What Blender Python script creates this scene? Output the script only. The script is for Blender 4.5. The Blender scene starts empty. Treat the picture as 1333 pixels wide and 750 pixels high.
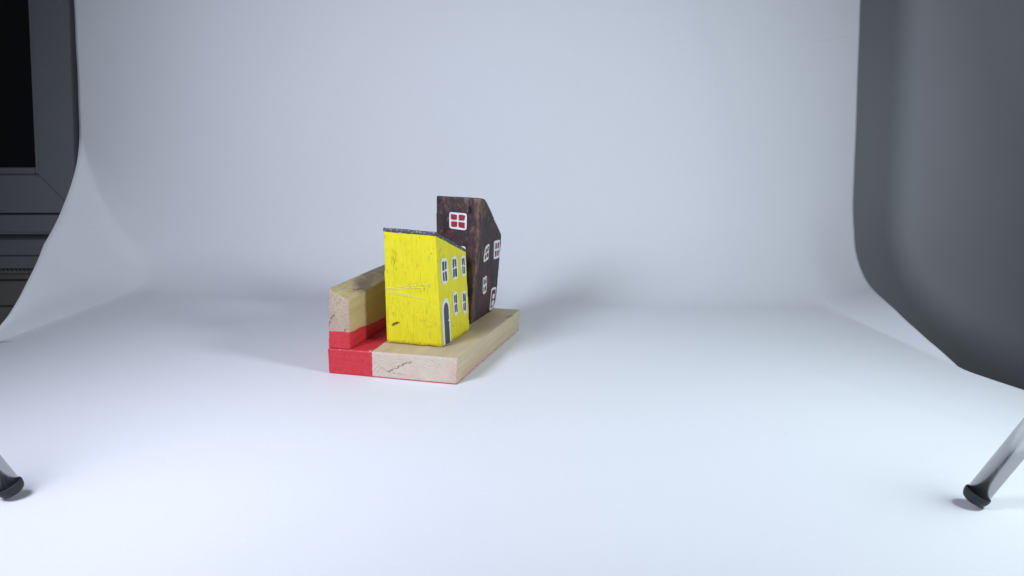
import bpy, bmesh, math, random
from mathutils import Vector, Matrix, noise

random.seed(4)
S = bpy.context.scene
COL = S.collection
MM = 0.001

# ------------------------------------------------------------------ helpers
def tag(o, label=None, cat=None, group=None, kind=None):
    if label: o['label'] = label
    if cat: o['category'] = cat
    if group: o['group'] = group
    if kind: o['kind'] = kind
    return o

def empty(name, loc, rz=0.0):
    o = bpy.data.objects.new(name, None)
    o.empty_display_size = 0.02
    COL.objects.link(o)
    o.location = loc
    o.rotation_euler = (0, 0, rz)
    return o

def link(name, me, mat, parent=None, smooth=False):
    o = bpy.data.objects.new(name, me)
    COL.objects.link(o)
    me.materials.clear()
    me.materials.append(mat)
    if parent: o.parent = parent
    if smooth:
        for p in me.polygons: p.use_smooth = True
    return o

def mesh_of(verts, faces):
    me = bpy.data.meshes.new('mesh')
    me.from_pydata([tuple(v) for v in verts], [], faces)
    bm = bmesh.new(); bm.from_mesh(me)
    bmesh.ops.recalc_face_normals(bm, faces=bm.faces)
    bm.to_mesh(me); bm.free()
    return me

def worn_solid(verts, faces, voxel, smooth=3, amp=0.00015, freq=60.0, extra=None):
    """A closed solid, remeshed fine, its edges worn round and its faces a touch uneven."""
    me = mesh_of(verts, faces)
    t = bpy.data.objects.new('temporary', me); COL.objects.link(t)
    md = t.modifiers.new('r', 'REMESH'); md.mode = 'VOXEL'; md.voxel_size = voxel
    dg = bpy.context.evaluated_depsgraph_get()
    out = bpy.data.meshes.new_from_object(t.evaluated_get(dg))
    bpy.data.objects.remove(t); bpy.data.meshes.remove(me)
    bm = bmesh.new(); bm.from_mesh(out)
    for _ in range(smooth):
        bmesh.ops.smooth_vert(bm, verts=bm.verts, factor=0.5, use_axis_x=True, use_axis_y=True, use_axis_z=True)
    if extra:
        sel, n = extra
        vs = [v for v in bm.verts if sel(v.co)]
        for _ in range(n):
            bmesh.ops.smooth_vert(bm, verts=vs, factor=0.5, use_axis_x=True, use_axis_y=True, use_axis_z=True)
    bm.normal_update()
    for v in bm.verts:
        d = noise.noise(v.co * freq) + 0.5 * noise.noise(v.co * freq * 3.1)
        v.co += v.normal * (d * amp)
    bm.to_mesh(out); bm.free()
    return out

def prism(outline, right, left):
    """outline: (s, h) points; right / left map them to the two end faces."""
    n = len(outline)
    vs = [right(s, h) for s, h in outline] + [left(s, h) for s, h in outline]
    fs = [tuple(range(n)), tuple(range(2 * n - 1, n - 1, -1))]
    for i in range(n):
        j = (i + 1) % n
        fs.append((i, j, n + j, n + i))
    return vs, fs

def plate(face, poly, z0, z1):
    """A thin painted patch: poly (s,h) on the plane given by face(s,h,out)."""
    n = len(poly)
    vs = [face(s, h, z1) for s, h in poly] + [face(s, h, z0) for s, h in poly]
    fs = [tuple(range(n))]
    for i in range(n):
        j = (i + 1) % n
        fs.append((i, j, n + j, n + i))
    fs.append(tuple(range(2 * n - 1, n - 1, -1)))
    return vs, fs

def join(parts):
    V, F = [], []
    for vs, fs in parts:
        b = len(V); V += vs
        F += [tuple(i + b for i in f) for f in fs]
    return mesh_of(V, F)

def quadpt(q, u, v):
    (a, b, c, d) = [Vector(p) for p in q]           # TL TR BR BL
    return (a * (1 - u) + b * u) * (1 - v) + (d * (1 - u) + c * u) * v

def round_poly(q, expo, n=44, wob=0.03, seed=0, inset=0.0):
    """Brushed superellipse inside a quad."""
    out = []
    for i in range(n):
        t = 2 * math.pi * i / n
        c, s = math.cos(t), math.sin(t)
        x = math.copysign(abs(c) ** (2 / expo), c); y = math.copysign(abs(s) ** (2 / expo), s)
        w = 1 - inset + wob * noise.noise(Vector((c * 1.7 + seed * 3.1, s * 1.7, seed * 7.7)))
        p = quadpt(q, 0.5 + 0.5 * x * w, 0.5 - 0.5 * y * w)
        out.append((p.x, p.y))
    return out

def pane_polys(q, cols, rows, fx, fy, bx, by, seed, jit=0.05, expo=6):
    r = random.Random(seed)
    res = []
    for i in range(cols):
        for j in range(rows):
            w = (1 - 2 * fx - bx * (cols - 1)) / cols; h = (1 - 2 * fy - by * (rows - 1)) / rows
            u0 = fx + i * (w + bx); v0 = fy + j * (h + by)
            c = [(u0, v0), (u0 + w, v0), (u0 + w, v0 + h), (u0, v0 + h)]
            k = [quadpt(q, u + r.uniform(-jit, jit) * w * 1.6, v + r.uniform(-jit, jit) * h) for u, v in c]
            res.append(round_poly([(p.x, p.y) for p in k], expo, 20, 0.1, seed + i * 3 + j))
    return res

# ------------------------------------------------------------------ node helper
class NT:
    def __init__(self, name):
        self.m = bpy.data.materials.new(name); self.m.use_nodes = True
        self.t = self.m.node_tree; self.n = self.t.nodes
        self.b = self.n['Principled BSDF']
        self.tc = self.n.new('ShaderNodeTexCoord')
        self.obj = self.tc.outputs['Object']; self.nor = self.tc.outputs['Normal']
    def put(self, sock, v):
        if hasattr(v, 'is_output'): self.t.links.new(v, sock)
        elif isinstance(v, (int, float)) and hasattr(sock.default_value, '__len__'):
            sock.default_value = [v] * 3 + ([1] if len(sock.default_value) == 4 else [])
        elif isinstance(v, (tuple, list)) and len(v) == 3 and len(getattr(sock, 'default_value', (0, 0, 0))) == 4:
            sock.default_value = (*v, 1)
        else: sock.default_value = v
    def math(self, op, a, b=0.0, clamp=False):
        x = self.n.new('ShaderNodeMath'); x.operation = op; x.use_clamp = clamp
        self.put(x.inputs[0], a); self.put(x.inputs[1], b)
        return x.outputs[0]
    def vm(self, op, a, b=None, scale=None):
        x = self.n.new('ShaderNodeVectorMath'); x.operation = op
        self.put(x.inputs[0], a)
        if b is not None: self.put(x.inputs[1], b)
        if scale is not None: self.put(x.inputs['Scale'], scale)
        return x.outputs['Value'] if op in ('DOT_PRODUCT', 'LENGTH', 'DISTANCE') else x.outputs['Vector']
    def xyz(self, v):
        x = self.n.new('ShaderNodeSeparateXYZ'); self.put(x.inputs[0], v); return x.outputs
    def noise(self, vec, scale=(1, 1, 1), detail=4, rough=0.6, sc=1.0, color=False, dist=0.0):
        x = self.n.new('ShaderNodeTexNoise')
        self.put(x.inputs['Vector'], self.vm('MULTIPLY', vec, scale))
        x.inputs['Scale'].default_value = sc; x.inputs['Detail'].default_value = detail
        x.inputs['Roughness'].default_value = rough; x.inputs['Distortion'].default_value = dist
        return x.outputs['Color'] if color else x.outputs['Fac']
    def step(self, v, a, b):
        x = self.n.new('ShaderNodeMapRange'); x.interpolation_type = 'SMOOTHSTEP'
        self.put(x.inputs['Value'], v); x.inputs['From Min'].default_value = a; x.inputs['From Max'].default_value = b
        return x.outputs['Result']
    def mix(self, f, a, b):
        x = self.n.new('ShaderNodeMix'); x.data_type = 'RGBA'
        self.put(x.inputs[0], f); self.put(x.inputs[6], a); self.put(x.inputs[7], b)
        return x.outputs[2]
    def seg(self, P, A, B):
        A, B = Vector(A), Vector(B); d = B - A
        q = self.vm('SUBTRACT', P, tuple(A))
        t = self.math('DIVIDE', self.vm('DOT_PRODUCT', q, tuple(d)), d.length_squared, True)
        return self.vm('DISTANCE', q, self.vm('SCALE', tuple(d), scale=t))
    def warp(self, P, freq, amp):
        c = self.noise(P, (freq,) * 3, 3, color=True)
        return self.vm('ADD', P, self.vm('SCALE', self.vm('SUBTRACT', c, (.5, .5, .5)), scale=amp))
    def bump(self, h, strength=0.5, dist=0.0005):
        x = self.n.new('ShaderNodeBump'); x.inputs['Strength'].default_value = strength
        x.inputs['Distance'].default_value = dist
        self.put(x.inputs['Height'], h); self.t.links.new(x.outputs[0], self.b.inputs['Normal'])
    def done(self, col, rough=0.5, metal=0.0, spec=0.5):
        self.put(self.b.inputs['Base Color'], col); self.put(self.b.inputs['Roughness'], rough)
        self.b.inputs['Metallic'].default_value = metal
        self.b.inputs['Specular IOR Level'].default_value = spec
        return self.m

# ------------------------------------------------------------------ materials
def stand_wood(rail):
    k = NT('rail wood' if rail else 'board wood'); P = k.obj
    x, y, z = k.xyz(P)
    nx, ny, nz = k.xyz(k.nor)
    end = k.step(ny, -.5, -.8)
    g1 = k.noise(k.warp(P, 25, .006), (260, 9, 260), 5, .65)
    g2 = k.noise(P, (60, 5, 60), 3, .5)
    side = k.mix(g1, (.46, .345, .16), (.62, .50, .27)) if rail else k.mix(g1, (.48, .37, .22), (.66, .55, .38))
    broad = k.noise(k.warp(P, 18, .02), (42, 7, 42), 4, .6)
    side = k.mix(k.math('MULTIPLY', k.step(broad, .45, .72), .55), side, (.40, .29, .16))
    side = k.mix(k.math('MULTIPLY', k.step(g2, .5, .75), .45), side, (.40, .30, .17))
    # end grain: rings round a pith below the board, plus pores
    W = k.warp(P, 30, .004)
    c = k.vm('MULTIPLY', k.vm('SUBTRACT', W, (.058, 0, -.010) if not rail else (.002, 0, .03)), (1, 0, 1.25))
    ring = k.math('SINE', k.math('MULTIPLY', k.vm('LENGTH', c), 2300.0))
    ring = k.math('MULTIPLY', k.step(ring, .2, 1.0), k.step(k.noise(P, (90, 90, 90), 3), .4, .7))
    pores = k.noise(P, (900, 900, 900), 3, .7)
    ec = k.mix(k.noise(P, (120, 120, 120), 4), *(((.36, .265, .185), (.58, .465, .35)) if rail else ((.54, .435, .34), (.72, .615, .50))))
    ec = k.mix(k.math('MULTIPLY', ring, .5), ec, (.42, .31, .24))
    ec = k.mix(k.math('MULTIPLY', k.step(pores, .50, .66), .8 if rail else .22), ec, (.26, .18, .13))
    col = k.mix(end, side, ec)
    Q = k.warp(P, 420, .0045)
    if rail:
        # grey weathering on the sloping top
        top = k.step(nz, .35, .7)
        d = k.noise(k.warp(P, 30, .012), (60, 28, 60), 4, .6)
        st = k.math('MULTIPLY', top, k.step(k.math('ADD', d, k.math('MULTIPLY', y, 3.2)), .50, .74))
        col = k.mix(k.math('MULTIPLY', st, .8), col, (.20, .17, .13))
        marks = [((.001, 0, .0335), (.006, 0, .0425), .0006), ((.0105, 0, .0285), (.0150, 0, .0325), .0004),
                 ((.011, .018, .055), (.015, .026, .055), .0011)]
        lim = k.math('ADD', .0303, k.math('MULTIPLY', k.math('SUBTRACT', k.noise(P, (140, 90, 0), 3), .5), .0022))
        lim = k.math('SUBTRACT', lim, k.math('MULTIPLY', y, .075))
        red = k.step(k.math('SUBTRACT', lim, z), -.0002, .0002)
        edge = k.step(k.math('SUBTRACT', z, .0180), .0012, .0)
    else:
        marks = [((.0435, 0, .0050), (.0475, 0, .0068), .0006), ((.0495, 0, .0078), (.0525, 0, .0092), .0006),
                 ((.0545, 0, .0105), (.0580, 0, .0118), .0008), ((.0590, 0, .0122), (.0605, 0, .0128), .0005),
                 ((.034, 0, .0105), (.0435, 0, .0050), .00022), ((.0435, 0, .0045), (.062, 0, .0030), .0002),
                 ((.0975, .109, .0172), (.0990, .114, .0176), .0011), ((.0990, .114, .0176), (.1000, .118, .0170), .0007)]
        lim = k.math('ADD', .0325, k.math('MULTIPLY', k.math('SUBTRACT', k.noise(P, (0, 160, 260), 4), .5), .0022))
        red = k.step(k.math('SUBTRACT', lim, x), -.0002, .0002)
        rim = k.math('ADD', .0002, k.math('MULTIPLY', k.noise(P, (150, 150, 0), 3), .0010))
        rim = k.step(k.math('SUBTRACT', rim, z), -.0002, .0002)
        red = k.math('MAXIMUM', red, rim)
        # rubbed red stain near the right front corner
        stn = k.step(k.seg(Q, (.090, 0, .006), (.089, 0, .012)), .006, .0005)
        stn2 = k.step(k.seg(Q, (.094, .01, .004), (.097, .06, .002)), .005, .0005)
        stn = k.math('MULTIPLY', k.math('MAXIMUM', stn, stn2), k.noise(P, (250, 250, 250), 4))
        col = k.mix(k.math('MULTIPLY', stn, .5), col, (.70, .25, .27))
        edge = k.math('MULTIPLY', k.step(z, .0166, .0178), k.step(y, .0035, .0010))
    dark = None
    for A, B, r in marks:
        m = k.step(k.seg(Q, A, B), r * 1.7, r * .4)
        dark = m if dark is None else k.math('MAXIMUM', dark, m)
    col = k.mix(k.math('MULTIPLY', dark, .75), col, (.15, .075, .045))
    rc = k.mix(k.step(k.noise(k.warp(P, 60, .004), (300, 60, 420), 5, .7), .3, .7), (.52, .026, .038), (.65, .046, .064))
    # pale chips in the paint along the joint
    chips = k.math('MULTIPLY', edge, k.step(k.noise(P, (420, 420, 420), 2), .60, .66))
    rc = k.mix(k.math('MULTIPLY', chips, .8), rc, (.72, .50, .46))
    col = k.mix(red, col, rc)
    rough = k.math('SUBTRACT', .72, k.math('MULTIPLY', red, .34))
    h = k.math('ADD', k.math('MULTIPLY', g1, .8), k.math('MULTIPLY', pores, k.math('MULTIPLY', end, 1.0)))
    h = k.math('SUBTRACT', h, k.math('MULTIPLY', dark, 1.6))
    h = k.math('MULTIPLY', h, k.math('SUBTRACT', 1.0, k.math('MULTIPLY', red, .6)))
    h = k.math('ADD', h, k.math('MULTIPLY', red, .9))
    k.bump(h, .45, .0004)
    return k.done(col, rough, spec=.35)

def yellow_paint():
    k = NT('yellow paint'); P = k.obj
    stroke = k.noise(k.warp(P, 60, .003), (700, 700, 45), 4, .6)
    blot = k.noise(P, (70, 70, 40), 4, .6)
    col = k.mix(stroke, (.66, .56, .006), (.81, .73, .014))
    line = k.step(k.noise(k.warp(P, 40, .002), (1100, 1100, 30), 3, .6), .56, .70)
    col = k.mix(k.math('MULTIPLY', line, .62), col, (.44, .36, .008))
    # thin spots where the wood shows as olive-brown flecks, in patches
    patch = k.step(k.noise(P, (55, 55, 38), 3, .5), .36, .56)
    fl = k.noise(k.warp(P, 200, .002), (900, 900, 170), 4, .75)
    fl = k.math('MULTIPLY', k.step(fl, .60, .70), patch)
    col = k.mix(k.math('MULTIPLY', fl, .8), col, (.26, .17, .01))
    fine = k.math('MULTIPLY', k.step(k.noise(P, (1500, 1500, 260), 3, .7), .64, .74), .5)
    col = k.mix(fine, col, (.36, .28, .01))
    tone = k.noise(k.warp(P, 30, .01), (38, 38, 20), 5, .65)
    col = k.mix(k.math('MULTIPLY', k.step(tone, .45, .75), .38), col, (.62, .50, .006))
    pale = k.math('MULTIPLY', k.step(k.noise(k.warp(P, 90, .002), (420, 420, 60), 4, .7), .58, .74), .5)
    col = k.mix(pale, col, (.86, .82, .10))
    x_, y_, z_ = k.xyz(P)
    foot = k.math('MULTIPLY', k.step(z_, .0035, .0006), k.step(k.noise(P, (260, 260, 260), 4, .7), .42, .60))
    col = k.mix(k.math('MULTIPLY', foot, .7), col, (.34, .23, .03))
    Q = k.warp(P, 350, .0016)
    dark = None
    for A, B, r in [((.0055, 0, .0135), (.0085, 0, .0152), .0008), ((.0090, 0, .0155), (.0100, 0, .0158), .0005)]:
        m = k.step(k.seg(Q, A, B), r * 1.6, r * .4)
        dark = m if dark is None else k.math('MAXIMUM', dark, m)
    rub = k.math('MULTIPLY', k.step(k.seg(Q, (.021, 0, .041), (.031, 0, .041)), .006, .001), k.step(k.noise(P, (700, 700, 500), 4, .7), .5, .6))
    rub2 = k.math('MULTIPLY', k.step(k.seg(Q, (.0075, 0, .058), (.0080, 0, .064)), .004, .0005), k.step(k.noise(P, (900, 900, 260), 4, .7), .47, .57))
    rub3 = k.math('MULTIPLY', k.step(k.seg(Q, (.016, 0, .024), (.032, 0, .018)), .008, .001), k.step(k.noise(P, (800, 800, 520), 4, .7), .56, .63))
    rub = k.math('MAXIMUM', k.math('MAXIMUM', rub, rub2), rub3)
    col = k.mix(k.math('MULTIPLY', rub, .65), col, (.28, .18, .01))
    col = k.mix(k.math('MULTIPLY', dark, .9), col, (.07, .04, .015))
    scr = None
    R = k.warp(P, 120, .0006)
    for A, B in [((.000, 0, .0392), (.034, 0, .0440)), ((.002, 0, .0362), (.030, 0, .0335)), ((.001, 0, .0385), (.033, 0, .0420)),
                 ((.004, 0, .0372), (.020, 0, .0352))]:
        m = k.step(k.seg(R, A, B), .00042, .00014)
        scr = m if scr is None else k.math('MAXIMUM', scr, m)
    col = k.mix(k.math('MULTIPLY', scr, .7), col, (.86, .80, .25))
    h = k.math('ADD', k.math('MULTIPLY', stroke, 1.0), k.math('MULTIPLY', blot, .8))
    h = k.math('SUBTRACT', h, k.math('MULTIPLY', k.math('MAXIMUM', dark, fl), .9))
    h = k.math('ADD', h, k.math('MULTIPLY', scr, .9))
    k.bump(h, .8, .00045)
    return k.done(col, k.math('ADD', .34, k.math('MULTIPLY', blot, .2)), spec=.4)

def brown_paint():
    k = NT('dark brown paint'); P = k.obj
    x, y, z = k.xyz(P)
    W = k.warp(P, 45, .008)
    n1 = k.noise(W, (70, 70, 34), 5, .65)
    col = k.mix(k.step(n1, .3, .75), (.026, .016, .020), (.070, .039, .044))
    redp = k.step(k.noise(W, (45, 45, 30), 3, .5), .56, .74)
    col = k.mix(k.math('MULTIPLY', redp, .65), col, (.13, .022, .030))
    # worn front corner: a band that follows the leaning edge
    ex = k.math('SUBTRACT', x, k.math('MULTIPLY', z, .1047))
    dist = k.vm('LENGTH', k.vm('MULTIPLY', k.vm('ADD', P, (-.0008, -.001, 0)), (0, 1, 0)))
    cx = k.math('ADD', k.math('ABSOLUTE', ex), k.math('ABSOLUTE', y))
    band = k.step(cx, .0085, .0005)
    wn = k.noise(k.warp(P, 80, .006), (190, 190, 60), 5, .7)
    wear = k.math('MULTIPLY', band, k.step(wn, .40, .66))
    scuff = k.math('MULTIPLY', k.step(k.noise(k.warp(P, 70, .01), (170, 170, 120), 5, .75), .55, .68), .6)
    topw = k.math('MULTIPLY', k.step(z, .080, .096), k.step(wn, .44, .64))
    wear = k.math('MAXIMUM', k.math('MAXIMUM', wear, scuff), k.math('MULTIPLY', topw, .95))
    col = k.mix(k.math('MULTIPLY', wear, .9), col, (.25, .14, .09))
    gold = k.step(k.noise(P, (620, 620, 420), 3, .7), .66, .73)
    col = k.mix(k.math('MULTIPLY', gold, .75), col, (.42, .30, .14))
    Q = k.warp(P, 200, .002)
    hole = k.step(k.seg(Q, (.0010, 0, .0850), (.0012, 0, .0890)), .0016, .0005)
    col = k.mix(hole, col, (.008, .006, .007))
    h = k.math('SUBTRACT', k.noise(P, (300, 300, 90), 5, .7), k.math('MULTIPLY', hole, 1.4))
    k.bump(h, .6, .0005)
    return k.done(col, k.math('ADD', .42, k.math('MULTIPLY', n1, .25)), spec=.28)

def roof_paint():
    k = NT('charcoal roof paint'); P = k.obj
    n = k.noise(P, (350, 350, 350), 4, .7)
    col = k.mix(n, (.030, .032, .036), (.075, .078, .085))
    fl = k.step(k.noise(P, (800, 800, 800), 2, .6), .54, .64)
    col = k.mix(k.math('MULTIPLY', fl, .7), col, (.38, .39, .41))
    k.bump(n, .7, .0004)
    return k.done(col, .55)

def dab(name, c0, c1, rough=.5, fleck=None):
    k = NT(name); P = k.obj
    n = k.noise(P, (520, 520, 520), 4, .65)
    col = k.mix(n, c0, c1)
    if fleck:
        col = k.mix(k.math('MULTIPLY', k.step(k.noise(P, (800, 800, 800), 3), .60, .68), .7), col, fleck)
    k.bump(n, .5, .0003)
    return k.done(col, rough, spec=.35)

def paper_mat():
    k = NT('white backdrop paper'); P = k.obj
    n = k.noise(P, (5, 5, 5), 4, .55)
    col = k.mix(n, (.775, .785, .80), (.815, .82, .83))
    sp = k.step(k.noise(P, (260, 260, 260), 2), .755, .775)
    col = k.mix(k.math('MULTIPLY', sp, .25), col, (.45, .45, .5))
    W = k.warp(P, 9, .02)
    cr = None
    for A, B, r, hgt in [((.346, .776, .250), (.300, .776, .241), .0022, .9), ((-.395, .776, .235), (-.388, .776, .175), .016, .55),
                         ((-.20, .776, .33), (-.14, .776, .18), .020, 1.0), ((.17, .776, .30), (.21, .776, .14), .028, 1.2),
                         ((-.30, .52, 0), (-.22, .36, 0), .016, .5), ((.20, .50, 0), (.26, .40, 0), .014, .5)]:
        c_ = k.math('MULTIPLY', k.step(k.seg(W, A, B), r, 0.0), hgt)
        cr = c_ if cr is None else k.math('ADD', cr, c_)
    h = k.math('ADD', k.noise(P, (420, 420, 420), 3), k.math('MULTIPLY', k.noise(P, (14, 14, 14), 2), 3.0))
    k.bump(k.math('ADD', h, k.math('MULTIPLY', cr, 3.0)), .14, .0012)
    return k.done(col, .62, spec=.25)

def plain(name, c0, c1, scale=40, rough=.5, bump=.2, spec=.4, specks=False):
    k = NT(name); P = k.obj
    n = k.noise(P, (scale,) * 3, 5, .6)
    col = k.mix(n, c0, c1)
    if specks:
        s = k.step(k.noise(P, (210, 210, 210), 2), .735, .75)
        col = k.mix(s, col, (.8, .8, .8))
    k.bump(k.noise(P, (scale * 8,) * 3, 3), bump, .0006)
    return k.done(col, rough, spec=spec)

def steel():
    k = NT('brushed steel'); P = k.obj
    n = k.noise(P, (900, 900, 12), 3, .6)
    col = k.mix(n, (.58, .58, .59), (.70, .70, .71))
    k.bump(n, .04, .0002)
    return k.done(col, k.math('ADD', .09, k.math('MULTIPLY', n, .12)), 1.0)

M = dict(board=stand_wood(False), rail=stand_wood(True), yellow=yellow_paint(), brown=brown_paint(), roof=roof_paint(),
         white=dab('white brush paint', (.66, .67, .67), (.84, .84, .83)),
         offwhite=dab('thin white brush paint', (.56, .58, .55), (.82, .82, .79)),
         slate=dab('dark slate paint', (.035, .040, .046), (.085, .092, .10), .45),
         red=dab('dark red paint', (.26, .018, .030), (.42, .03, .045), .45),
         dullred=dab('thin dark red paint', (.09, .013, .019), (.20, .020, .030), .5, (.05, .02, .03)),
         paper=paper_mat(),
         wall=plain('grey wall paint', (.55, .56, .57), (.59, .60, .61), 18, .8, .25),
         frame=plain('window frame paint', (.64, .65, .67), (.70, .71, .73), 25, .5, .15, specks=True),
         sill=plain('sill paint', (.55, .56, .57), (.64, .65, .66), 25, .6, .2),
         panel=plain('radiator panel paint', (.50, .48, .42), (.57, .55, .48), 20, .7, .2),
         glass=plain('night window glass', (.012, .013, .017), (.018, .020, .025), 8, .12, .0, .5),
         rubber=plain('black rubber', (.016, .017, .020), (.030, .031, .036), 300, .55, .4),
         steel=steel())

# ------------------------------------------------------------------ the wooden stand
YAW = -0.25299
STAND = Vector((-0.12588, 0.48802, 0.0005))
def at(x, y, z):                                    # stand coordinates (mm) to the world
    c, s = math.cos(YAW), math.sin(YAW)
    return Vector((STAND.x + (x * c - y * s) * MM, STAND.y + (x * s + y * c) * MM, STAND.z + z * MM))
def mm(vs): return [Vector(v) * MM for v in vs]

stand = empty('wooden_stand', STAND, YAW)
tag(stand, 'raw wooden stand with back rail and red painted corner under the two little houses', 'stand')
BOX = [(0, 1, 2, 3), (4, 5, 6, 7), (0, 1, 5, 4), (1, 2, 6, 5), (2, 3, 7, 6), (3, 0, 4, 7)]
base_v = mm([(0, 0, 0), (92.2, -.6, 0), (100.2, 139.5, 0), (4, 139.5, 0), (0, 0, 18), (93.3, .5, 18), (101.9, 136.2, 18), (4, 137, 18)])
link('base_board', worn_solid(base_v, BOX, .0008, 2, .00018, 70), M['board'], stand, True)
rail_v = mm([(.3, .0, 17.9), (16.5, .0, 17.9), (17.2, 136, 17.9), (1.5, 136, 17.9), (2.6, .2, 59.8), (17.4, .2, 51.8), (17.6, 136, 58), (3, 136, 60)])
link('back_rail', worn_solid(rail_v, BOX, .0007, 2, .0002, 70), M['rail'], stand, True)

# ------------------------------------------------------------------ painted windows and doors
def painted_window(house, face, q, expo, cols, rows, fx, fy, bx, by, seed, white, dark, wob=.06, jit=.06, name='window'):
    w = link(name, join([plate(face, round_poly(q, expo, 48, wob, seed), -.0008, .00048)]), white, house)
    ps = pane_polys(q, cols, rows, fx, fy, bx, by, seed, jit)
    link('pane', join([plate(face, p, .0001, .00062) for p in ps]), dark, w)
    return w
def rect(s0, s1, h0, h1, tilt=0.0):
    return [(s0, h1 + tilt), (s1, h1 - tilt), (s1, h0 - tilt), (s0, h0 + tilt)]

# ------------------------------------------------------------------ the yellow house
yh = empty('yellow_house', at(34.34, 19.96, 18.15), YAW - 0.0128)
tag(yh, 'small yellow painted wooden house with dark sloping roof edge in front on the stand', 'model house')
SD, LN = Vector((.105, .9945, 0)), Vector((.9945, -.105, 0)) * -.0325
def y_right(s, h, k=0.0):
    return (Vector((41.0, -.3, 0)) + SD * s + LN * h + Vector((0, 0, h)) + Vector((.9945, -.105, 0)) * k) * MM
def y_left(s, h, k=0.0):
    return Vector((.012 * h + .09 * s - k, s, h * 1.021)) * MM
y_nout = Vector((.9945, -.105, .0325)).normalized()
def y_face(s, h, out):
    return y_right(s, h) + y_nout * out
body_o = [(1.2, 0), (45.3, 0), (46.8, 1.2), (46.2, 59.2), (.2, 78.0), (0, 77.6), (0, 1.4)]
link('wall', worn_solid(*prism(body_o, y_right, y_left), .0006, 3, .00022, 90, (lambda c: c.z < .0022, 12)), M['yellow'], yh, True)
roof_o = [(-.35, 76.9), (-.35, 79.4), (.6, 79.7), (10, 75.6), (22, 70.9), (34, 66.0), (46.6, 60.8), (47.1, 60.0), (46.8, 58.0), (34, 63.2), (22, 68.1), (10, 72.9), (1, 76.4)]
link('roof', worn_solid(*prism(roof_o, lambda s, h: y_right(s, h, .25), lambda s, h: y_left(s, h, .25)), .0005, 2, .0002, 140), M['roof'], yh, True)
for i, (q, fx) in enumerate([(rect(4.1, 15.0, 42.4, 60.8, .3), .21), (rect(20.4, 30.3, 42.5, 59.4, .3), .20), (rect(35.9, 43.6, 42.2, 57.6, .2), .23),
                             (rect(20.3, 28.3, 16.9, 34.3, .4), .23), (rect(34.6, 42.6, 14.9, 31.8, .4), .23)]):
    painted_window(yh, y_face, q, 3.0, 2, 2, fx, .13, .09, .05, 11 + i, M['offwhite'], M['slate'], jit=.09)
def arch(x0, x1, h0, h1, n=18):
    r = (x1 - x0) / 2; cx = (x0 + x1) / 2; hh = h1 - 1.5 * r
    p = [(x0, h0)]
    for i in range(n + 1):
        t = math.pi - math.pi * i / n
        p.append((cx + r * math.cos(t) * (1 + .03 * noise.noise(Vector((i * .4, x0, 0)))), hh + 1.5 * r * math.sin(t)))
    p.append((x1, h0))
    return p
door = link('door', join([plate(y_face, arch(5.6, 12.6, .7, 29.6), .0001, .00050)]), M['slate'], yh)
link('frame', join([plate(y_face, arch(2.8, 14.6, .9, 32.9), -.0006, .00036)]), M['offwhite'], door)
kn = bmesh.new(); bmesh.ops.create_uvsphere(kn, u_segments=12, v_segments=8, radius=.0006)
for v in kn.verts: v.co = v.co * (1.0 + .1 * v.co.z / .0006) + y_face(11.3, 16.6, .0006)
km = bpy.data.meshes.new('mesh'); kn.to_mesh(km); kn.free()
link('knob', km, M['white'], door, True)

# ------------------------------------------------------------------ the brown house
bh = empty('brown_house', at(75.69, 82.44, 18.15), YAW - 0.04)
tag(bh, 'taller dark brown wooden house with red paned windows behind the yellow one on the stand', 'model house')
SB, PB = Vector((.0533, .9985, 0)), Vector((.9985, -.0533, 0))
def b_right(s, h):
    return (SB * s + PB * (.1047 * h) + Vector((.8, 0, h))) * MM
def b_left(s, h):
    return Vector((-28.5 + .0313 * h + .03 * s, s, h * 1.006)) * MM
b_nout = (PB - Vector((0, 0, .1047))).normalized()
def b_face(s, h, out): return b_right(s, h) + b_nout * out
def b_front(x, h, out): return Vector((x, 0, h)) * MM + Vector((0, -1, 0)) * out
brown_o = [(0, 0), (44, 0), (48.5, 1.6), (51.0, 5.5), (51.8, 12), (50.4, 52), (49.9, 60.2), (48.4, 63.2), (30, 77.4), (12, 91.6), (7, 94.8), (3, 96.1), (0, 96.2)]
def near_corner(co):
    ex = co.x - co.z * .1047
    return abs(ex) + abs(co.y) < .0055 and co.z > .002
link('wall', worn_solid(*prism(brown_o, b_right, b_left), .0007, 3, .00015, 70, (near_corner, 14)), M['brown'], bh, True)
painted_window(bh, b_front, [(-15.1, 85.3), (-1.2, 84.6), (-1.8, 72.0), (-15.4, 73.0)], 9, 2, 2, .11, .12, .09, .10, 31, M['white'], M['red'], .03, .05)
painted_window(bh, b_front, [(-15.6, 60.2), (-2.6, 59.8), (-3.0, 47.2), (-15.8, 47.9)], 9, 2, 2, .11, .12, .09, .10, 33, M['white'], M['red'], .03, .05)
painted_window(bh, b_face, [(14.6, 57.6), (22.4, 59.4), (23.5, 46.9), (12.9, 45.6)], 5, 2, 2, .16, .15, .14, .12, 35, M['offwhite'], M['dullred'], .12, .13)
painted_window(bh, b_face, [(32.9, 59.4), (45.5, 58.7), (47.5, 43.9), (35.4, 44.5)], 9, 2, 2, .17, .12, .14, .10, 37, M['white'], M['dullred'], .04, .05)
painted_window(bh, b_face, [(16.0, 33.1), (23.6, 34.0), (25.6, 19.8), (18.1, 19.0)], 5, 2, 2, .17, .14, .15, .13, 39, M['offwhite'], M['dullred'], .13, .14)
dq = [(36.9, 20.2), (47.6, 19.6), (48.4, 3.4), (37.2, .9)]
d2 = link('door', join([plate(b_face, round_poly(dq, 6, 40, .05, 50, .20), .0001, .00047)]), M['dullred'], bh)
link('frame', join([plate(b_face, round_poly(dq, 6, 48, .05, 51), -.0006, .00035)]), M['white'], d2)
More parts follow.
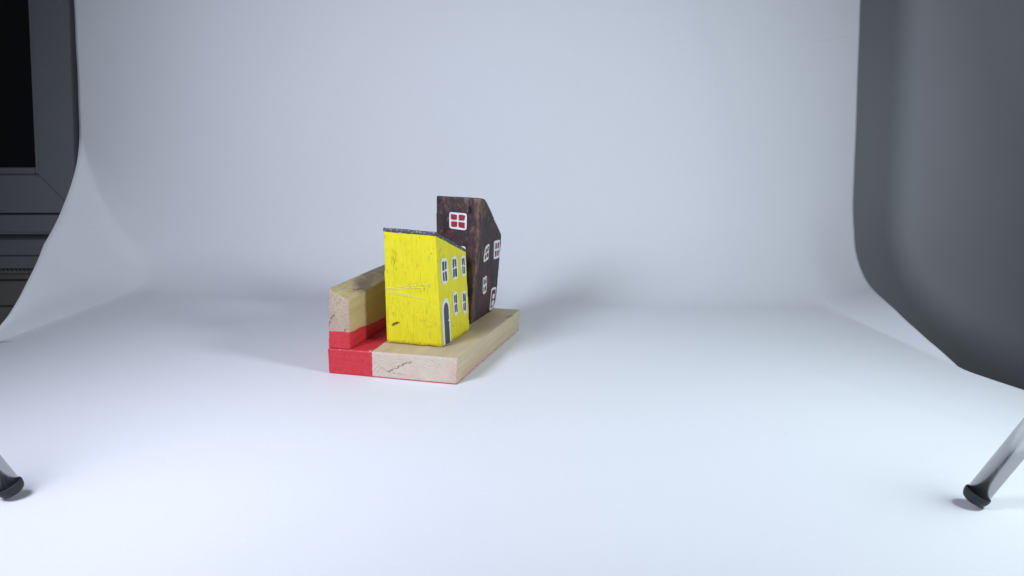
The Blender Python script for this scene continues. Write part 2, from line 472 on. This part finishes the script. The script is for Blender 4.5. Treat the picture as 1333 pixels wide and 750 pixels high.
def sub(q, u0, u1, v0, v1):
    return [tuple(quadpt(q, u, v)) for u, v in ((u0, v0), (u1, v0), (u1, v1), (u0, v1))]
link('panel', join([plate(b_face, round_poly(sub(dq, .33, .72, .30, .52), 5, 20, .1, 52), .0002, .00058),
                    plate(b_face, round_poly(sub(dq, .26, .66, .60, .84), 5, 20, .1, 53), .0002, .00058)]), M['white'], d2)

# ------------------------------------------------------------------ the paper sweep
def lerp_table(tab, t):
    if t <= tab[0][0]: return tab[0][1]
    for (a, p), (b, q) in zip(tab, tab[1:]):
        if t <= b:
            f = (t - a) / (b - a)
            return p + (q - p) * f
    return tab[-1][1]
# plan of the sheet: trimmed left and right sides and the folds where its margins lift off the table
XL_T = [(.50, -.406), (.545, -.408), (.60, -.4195), (.65, -.433), (.70, -.4455), (.776, -.4475)]
CL_T = [(.50, -.4045), (.545, -.4060), (.769, -.379)]
XR_T = [(.40, .346), (0.4400, 0.3365), (0.4558, 0.3310), (0.4700, 0.3250), (0.4800, 0.3212), (0.4900, 0.3173), (0.5000, 0.3152), (0.5100, 0.3169), (0.5200, 0.3182), (0.5350, 0.3194), (0.5500, 0.3207), (0.5700, 0.3233), (0.5900, 0.3258), (0.6100, 0.3292), (0.6300, 0.3331), (0.6500, 0.3369), (0.6700, 0.3416), (0.6900, 0.3467), (0.7100, 0.3527), (0.7250, 0.3552), (0.7400, 0.3561), (0.7500, 0.3561), (0.7600, 0.3561), (0.7680, 0.3569), (0.7745, 0.3574)]
CR = .297
def paper_sheet():
    nl, nc, nr = 20, 60, 22
    YB, Y0, ZT = .776, -.16, .62
    n1, n2, n3 = 110, 44, 44
    V, F = [], []
    cols = [('l', 1 - i / nl) for i in range(nl)] + [('c', i / nc) for i in range(nc + 1)] + [('r', i / nr) for i in range(1, nr + 1)]
    for side, f in cols:
        sl = f if side == 'l' else 0; sr = f if side == 'r' else 0
        tm = f if side == 'c' else (0 if side == 'l' else 1)
        R = .042 + .060 * (1 - (1 - tm) ** 2)
        if sr > 0: R += (.090 - R) * sr * sr * (3 - 2 * sr)
        w = .72
        Ry = Rz = R
        if sl > 0:
            e = sl ** .62
            Ry = R + (.240 - R) * e
        pts = []
        for i in range(n1):
            t = i / n1; t = 1 - (1 - t) ** 1.3
            pts.append((Y0 + (YB - Ry - Y0) * t, 0.0))
        for i in range(n2 + 1):
            t = i / n2
            if sl > 0:                                # sharp at the table fold, melting into the wall above
                e = sl ** (.75 + 1.4 * min(1, t * 1.5))
                Rz = R + (.160 - R) * e; w = .72 + (.60 - .72) * min(1, e * 1.6); Ry = R + (.240 - R) * e
            a, b, c = (1 - t) ** 2, 2 * w * t * (1 - t), t * t
            s = a + b + c
            pts.append(((a * (YB - Ry) + b * YB + c * YB) / s, (c * Rz) / s))
        for i in range(1, n3 + 1): pts.append((YB, Rz + (ZT - Rz) * i / n3))
        for y, z in pts:
            cl = lerp_table(CL_T, y)
            if side == 'l':
                x = cl + sl * (lerp_table(XL_T, y) - cl)
                g = min(1, max(0, (y - .535) / .05)); g = g * g * (3 - 2 * g)
                lift = (cl - x) * .42 * g
                z = math.sqrt(z * z + lift * lift)
            elif side == 'c': x = cl + tm * (CR - cl)
            else:
                x = CR + sr * (lerp_table(XR_T, y) - CR)
                # the right margin lifts along a fold that runs forward from the foot of the bend
                d = x - (CR + (.642 - y) * .126)
                if d > 0:
                    sl_ = .37 - max(0, y - .585) * 1.8
                    g = min(1, max(0, (y - .485) / .06)); g = g * g * (3 - 2 * g)
                    lift = max(0, d * max(0, sl_)) * g
                    z = math.sqrt(z * z + lift * lift)
            up = min(max(z / .12, 0), 1)
            yy = y + up * (.0030 * noise.noise(Vector((x * 4, z * 3.2, 1.3))) + .0011 * noise.noise(Vector((x * 11, z * 9, 4.3))))
            q = sl if side == 'l' else sr
            xx = x
            if side == 'l': xx += q * (.017 * min(1, max(0, (z - .09) / .20)) + .0009 * noise.noise(Vector((y * 22, z * 22, 2))))
            if side == 'r': xx += q * (-.016 * min(1, max(0, (z - .06) / .24)) + .0006 * noise.noise(Vector((y * 16, z * 16, 6))))
            V.append((xx, yy, z))
    m = n1 + n2 + 1 + n3
    for i in range(len(cols) - 1):
        for j in range(m - 1):
            F.append((i * m + j, (i + 1) * m + j, (i + 1) * m + j + 1, i * m + j + 1))
    return mesh_of(V, F)
pp = link('paper_backdrop', paper_sheet(), M['paper'], None, True)
sm = pp.modifiers.new('thickness', 'SOLIDIFY'); sm.thickness = .00035; sm.offset = -1
tag(pp, 'large white paper sheet curved from the table up the wall as a photo backdrop', 'backdrop')

# ------------------------------------------------------------------ the wall and window behind
def box(x0, x1, y0, y1, z0, z1):
    v = [Vector(p) for p in ((x0, y0, z0), (x1, y0, z0), (x1, y1, z0), (x0, y1, z0), (x0, y0, z1), (x1, y0, z1), (x1, y1, z1), (x0, y1, z1))]
    return v, BOX
def bevel(o, w=.002, seg=2):
    b = o.modifiers.new('bevel', 'BEVEL'); b.width = w; b.segments = seg; b.limit_method = 'ANGLE'
    return o
def cyl(p0, p1, r0, r1, n=40, cap=True, rings=None):
    """Lathe along p0-p1; rings = list of (t in metres, radius)."""
    p0, p1 = Vector(p0), Vector(p1); ax = (p1 - p0).normalized()
    u = ax.orthogonal().normalized(); v = ax.cross(u)
    rings = rings or [(0, r0), ((p1 - p0).length, r1)]
    V, F = [], []
    for t, r in rings:
        for i in range(n):
            a = 2 * math.pi * i / n
            V.append(p0 + ax * t + (u * math.cos(a) + v * math.sin(a)) * r)
    for k in range(len(rings) - 1):
        for i in range(n):
            j = (i + 1) % n
            F.append((k * n + i, k * n + j, (k + 1) * n + j, (k + 1) * n + i))
    if cap:
        F.append(tuple(range(n - 1, -1, -1))); F.append(tuple(range((len(rings) - 1) * n, len(rings) * n)))
    return V, F

wall = link('wall', join([box(-.44, 2.2, .85, 1.12, -1.2, 1.6), box(-2.2, -.44, 1.03, 1.12, -1.2, -.10), box(-2.2, -.44, 1.03, 1.12, .90, 1.6)]), M['wall'])
tag(wall, 'plain matte grey wall behind the right edge of the white paper', 'wall', kind='thing')

win = empty('window', (-.95, 1.0, .05))
tag(win, 'dark night window with grey mitred frame at the far left behind the paper', 'window', kind='thing')
def wl(o):                                          # world-built mesh under the window's empty
    for v in o.data.vertices:                       # the old window stands a little out of true
        v.co.x += (v.co.z - .10) * .095
        v.co -= win.location
    return o
# sash: stiles and rails mitred at the corners, around the glass
X0, X1, Z0, Z1 = -1.35, -.5690, .0514, .86
IX0, IX1, IZ0, IZ1 = -1.30, -.6165, .1010, .81
def mitred(a, b, c, d, y0=.978, y1=1.02):
    v = [Vector((p[0], y0, p[1])) for p in (a, b, c, d)] + [Vector((p[0], y1, p[1])) for p in (a, b, c, d)]
    return v, BOX
g = .0003
sash = [mitred((X1 - g, Z0 + g * 2), (X1 - g, Z1), (IX1, IZ1), (IX1, IZ0 + g)),
        mitred((X0, Z0 + g * 2), (X0, Z1), (IX0, IZ1), (IX0, IZ0)),
        mitred((X0, Z0), (X1 - g * 2, Z0), (IX1 - g, IZ0), (IX0, IZ0)),
        mitred((X0, Z1), (X1, Z1), (IX1, IZ1), (IX0, IZ1))]
bevel(wl(link('sash', join(sash), M['frame'], win)), .0022, 3)
bead = [box(IX1 - .009, IX1, .986, 1.015, IZ0, IZ1), box(IX0, IX1 - .009, .986, 1.015, IZ0, IZ0 + .009)]
bevel(wl(link('glazing_bead', join(bead), M['frame'], win)), .0025, 2)
wl(link('pane', join([box(IX0, IX1 - .008, 1.000, 1.004, IZ0 + .008, IZ1)]), M['glass'], win))
frm = [box(-1.40, -.542, .984, 1.03, .0245, .0485), box(X1 + .003, -.542, .986, 1.03, .0487, .90)]
bevel(wl(link('frame', join(frm), M['frame'], win)), .002, 2)

sill = empty('window_sill', (-.95, .98, .0))
tag(sill, 'grey grooved sill running under the dark window at the far left', 'sill', kind='thing')
def sl(o):
    for v in o.data.vertices: v.co -= sill.location
    return o
bevel(sl(link('sill_board', join([box(-1.45, -.542, .972, 1.03, -.004, .0165), box(-1.45, -.542, .975, 1.03, -.0225, -.0055)]), M['sill'], sill)), .0015, 2)
# twisted cord seal under the sill
parts = []
for sgn in (0, math.pi):
    V, F = [], []; N = 520; m = 7
    for i in range(N):
        x = -1.40 + .855 * i / (N - 1); a = x * 560 + sgn
        cy, cz = .9755 + .0017 * math.cos(a), -.0262 + .0017 * math.sin(a)
        for j in range(m):
            b = 2 * math.pi * j / m
            V.append(Vector((x, cy + .0017 * math.cos(b), cz + .0017 * math.sin(b))))
    for i in range(N - 1):
        for j in range(m):
            k2 = (j + 1) % m
            F.append((i * m + j, i * m + k2, (i + 1) * m + k2, (i + 1) * m + j))
    parts.append((V, F))
sl(link('cord_seal', join(parts), M['panel'], sill, True))

pan = empty('radiator_panel', (-.95, .985, -.1))
tag(pan, 'dull brownish panel below the window sill at the far left', 'panel', kind='thing')
o = link('cover', join([box(-1.45, -.542, .980, 1.03, -.0385, -.0300), box(-1.45, -.542, .976, 1.03, -.0735, -.0400), box(-1.45, -.542, .978, 1.03, -.60, -.0755)]), M['panel'], pan)
for v in o.data.vertices: v.co -= pan.location
bevel(o, .0015, 2)

# ------------------------------------------------------------------ the lamp stands' legs
def stand_leg(x, y, d, label):
    d = Vector(d).normalized()
    t = empty('lamp_stand_leg', (x, y, .0008))
    tag(t, label, 'lamp stand leg', 'steel legs of the lamp stands')
    foot = Vector((0, 0, .0042))
    rim = [(-.0030, .0016), (-.0027, .0034), (-.0020, .0046), (-.0008, .0053), (.0004, .0056), (.0014, .0057), (.0020, .0056), (.0023, .0053), (.0021, .0050)]
    o = link('rubber_foot', join([cyl(foot, foot + d, 0, 0, 40, True, rim)]), M['rubber'], t, True)
    link('tube', join([cyl(foot, foot + d * .26, 0, 0, 48, True, [(.001, .0049), (.26, .0049)])]), M['steel'], t, True)
    return t
stand_leg(.2088, .3068, (.391, -.170, .904), 'steel tube leg with black rubber foot on the white paper at the right edge')
stand_leg(-.2305, .3145, (-.364, -.185, .913), 'steel tube leg with black rubber foot on the white paper at the left edge')

# ------------------------------------------------------------------ light
def lamp(name, loc, aim, power, size, col, spread=150):
    l = bpy.data.lights.new(name, 'AREA'); l.shape = 'DISK'; l.size = size; l.energy = power; l.color = col
    l.spread = math.radians(spread)
    o = bpy.data.objects.new(name, l); COL.objects.link(o); o.location = loc
    o.rotation_euler = (Vector(aim) - Vector(loc)).to_track_quat('-Z', 'Y').to_euler()
    return o
lamp('right_lamp', (.35, .245, .275), (-.02, .50, .06), 1.08, .11, (.80, .92, 1.0), 142)
lamp('left_lamp', (-.31, .20, .31), (.05, .52, .06), 1.50, .17, (.775, .815, 1.0), 142)

w = bpy.data.worlds.new('World'); S.world = w; w.use_nodes = True
w.node_tree.nodes['Background'].inputs[0].default_value = (.75, .85, 1.0, 1)
w.node_tree.nodes['Background'].inputs[1].default_value = .058

# ------------------------------------------------------------------ camera
cam = bpy.data.cameras.new('camera'); co = bpy.data.objects.new('camera', cam); COL.objects.link(co)
co.location = (0, 0, .17); co.rotation_euler = (math.radians(90) - .22072, 0, 0)
cam.sensor_width = 36; cam.lens = 36 * 970 / 1333; cam.clip_start = .01; cam.clip_end = 50
S.camera = co
S.view_settings.view_transform = 'Standard'; S.view_settings.look = 'None'
S.view_settings.exposure = 0; S.view_settings.gamma = 1
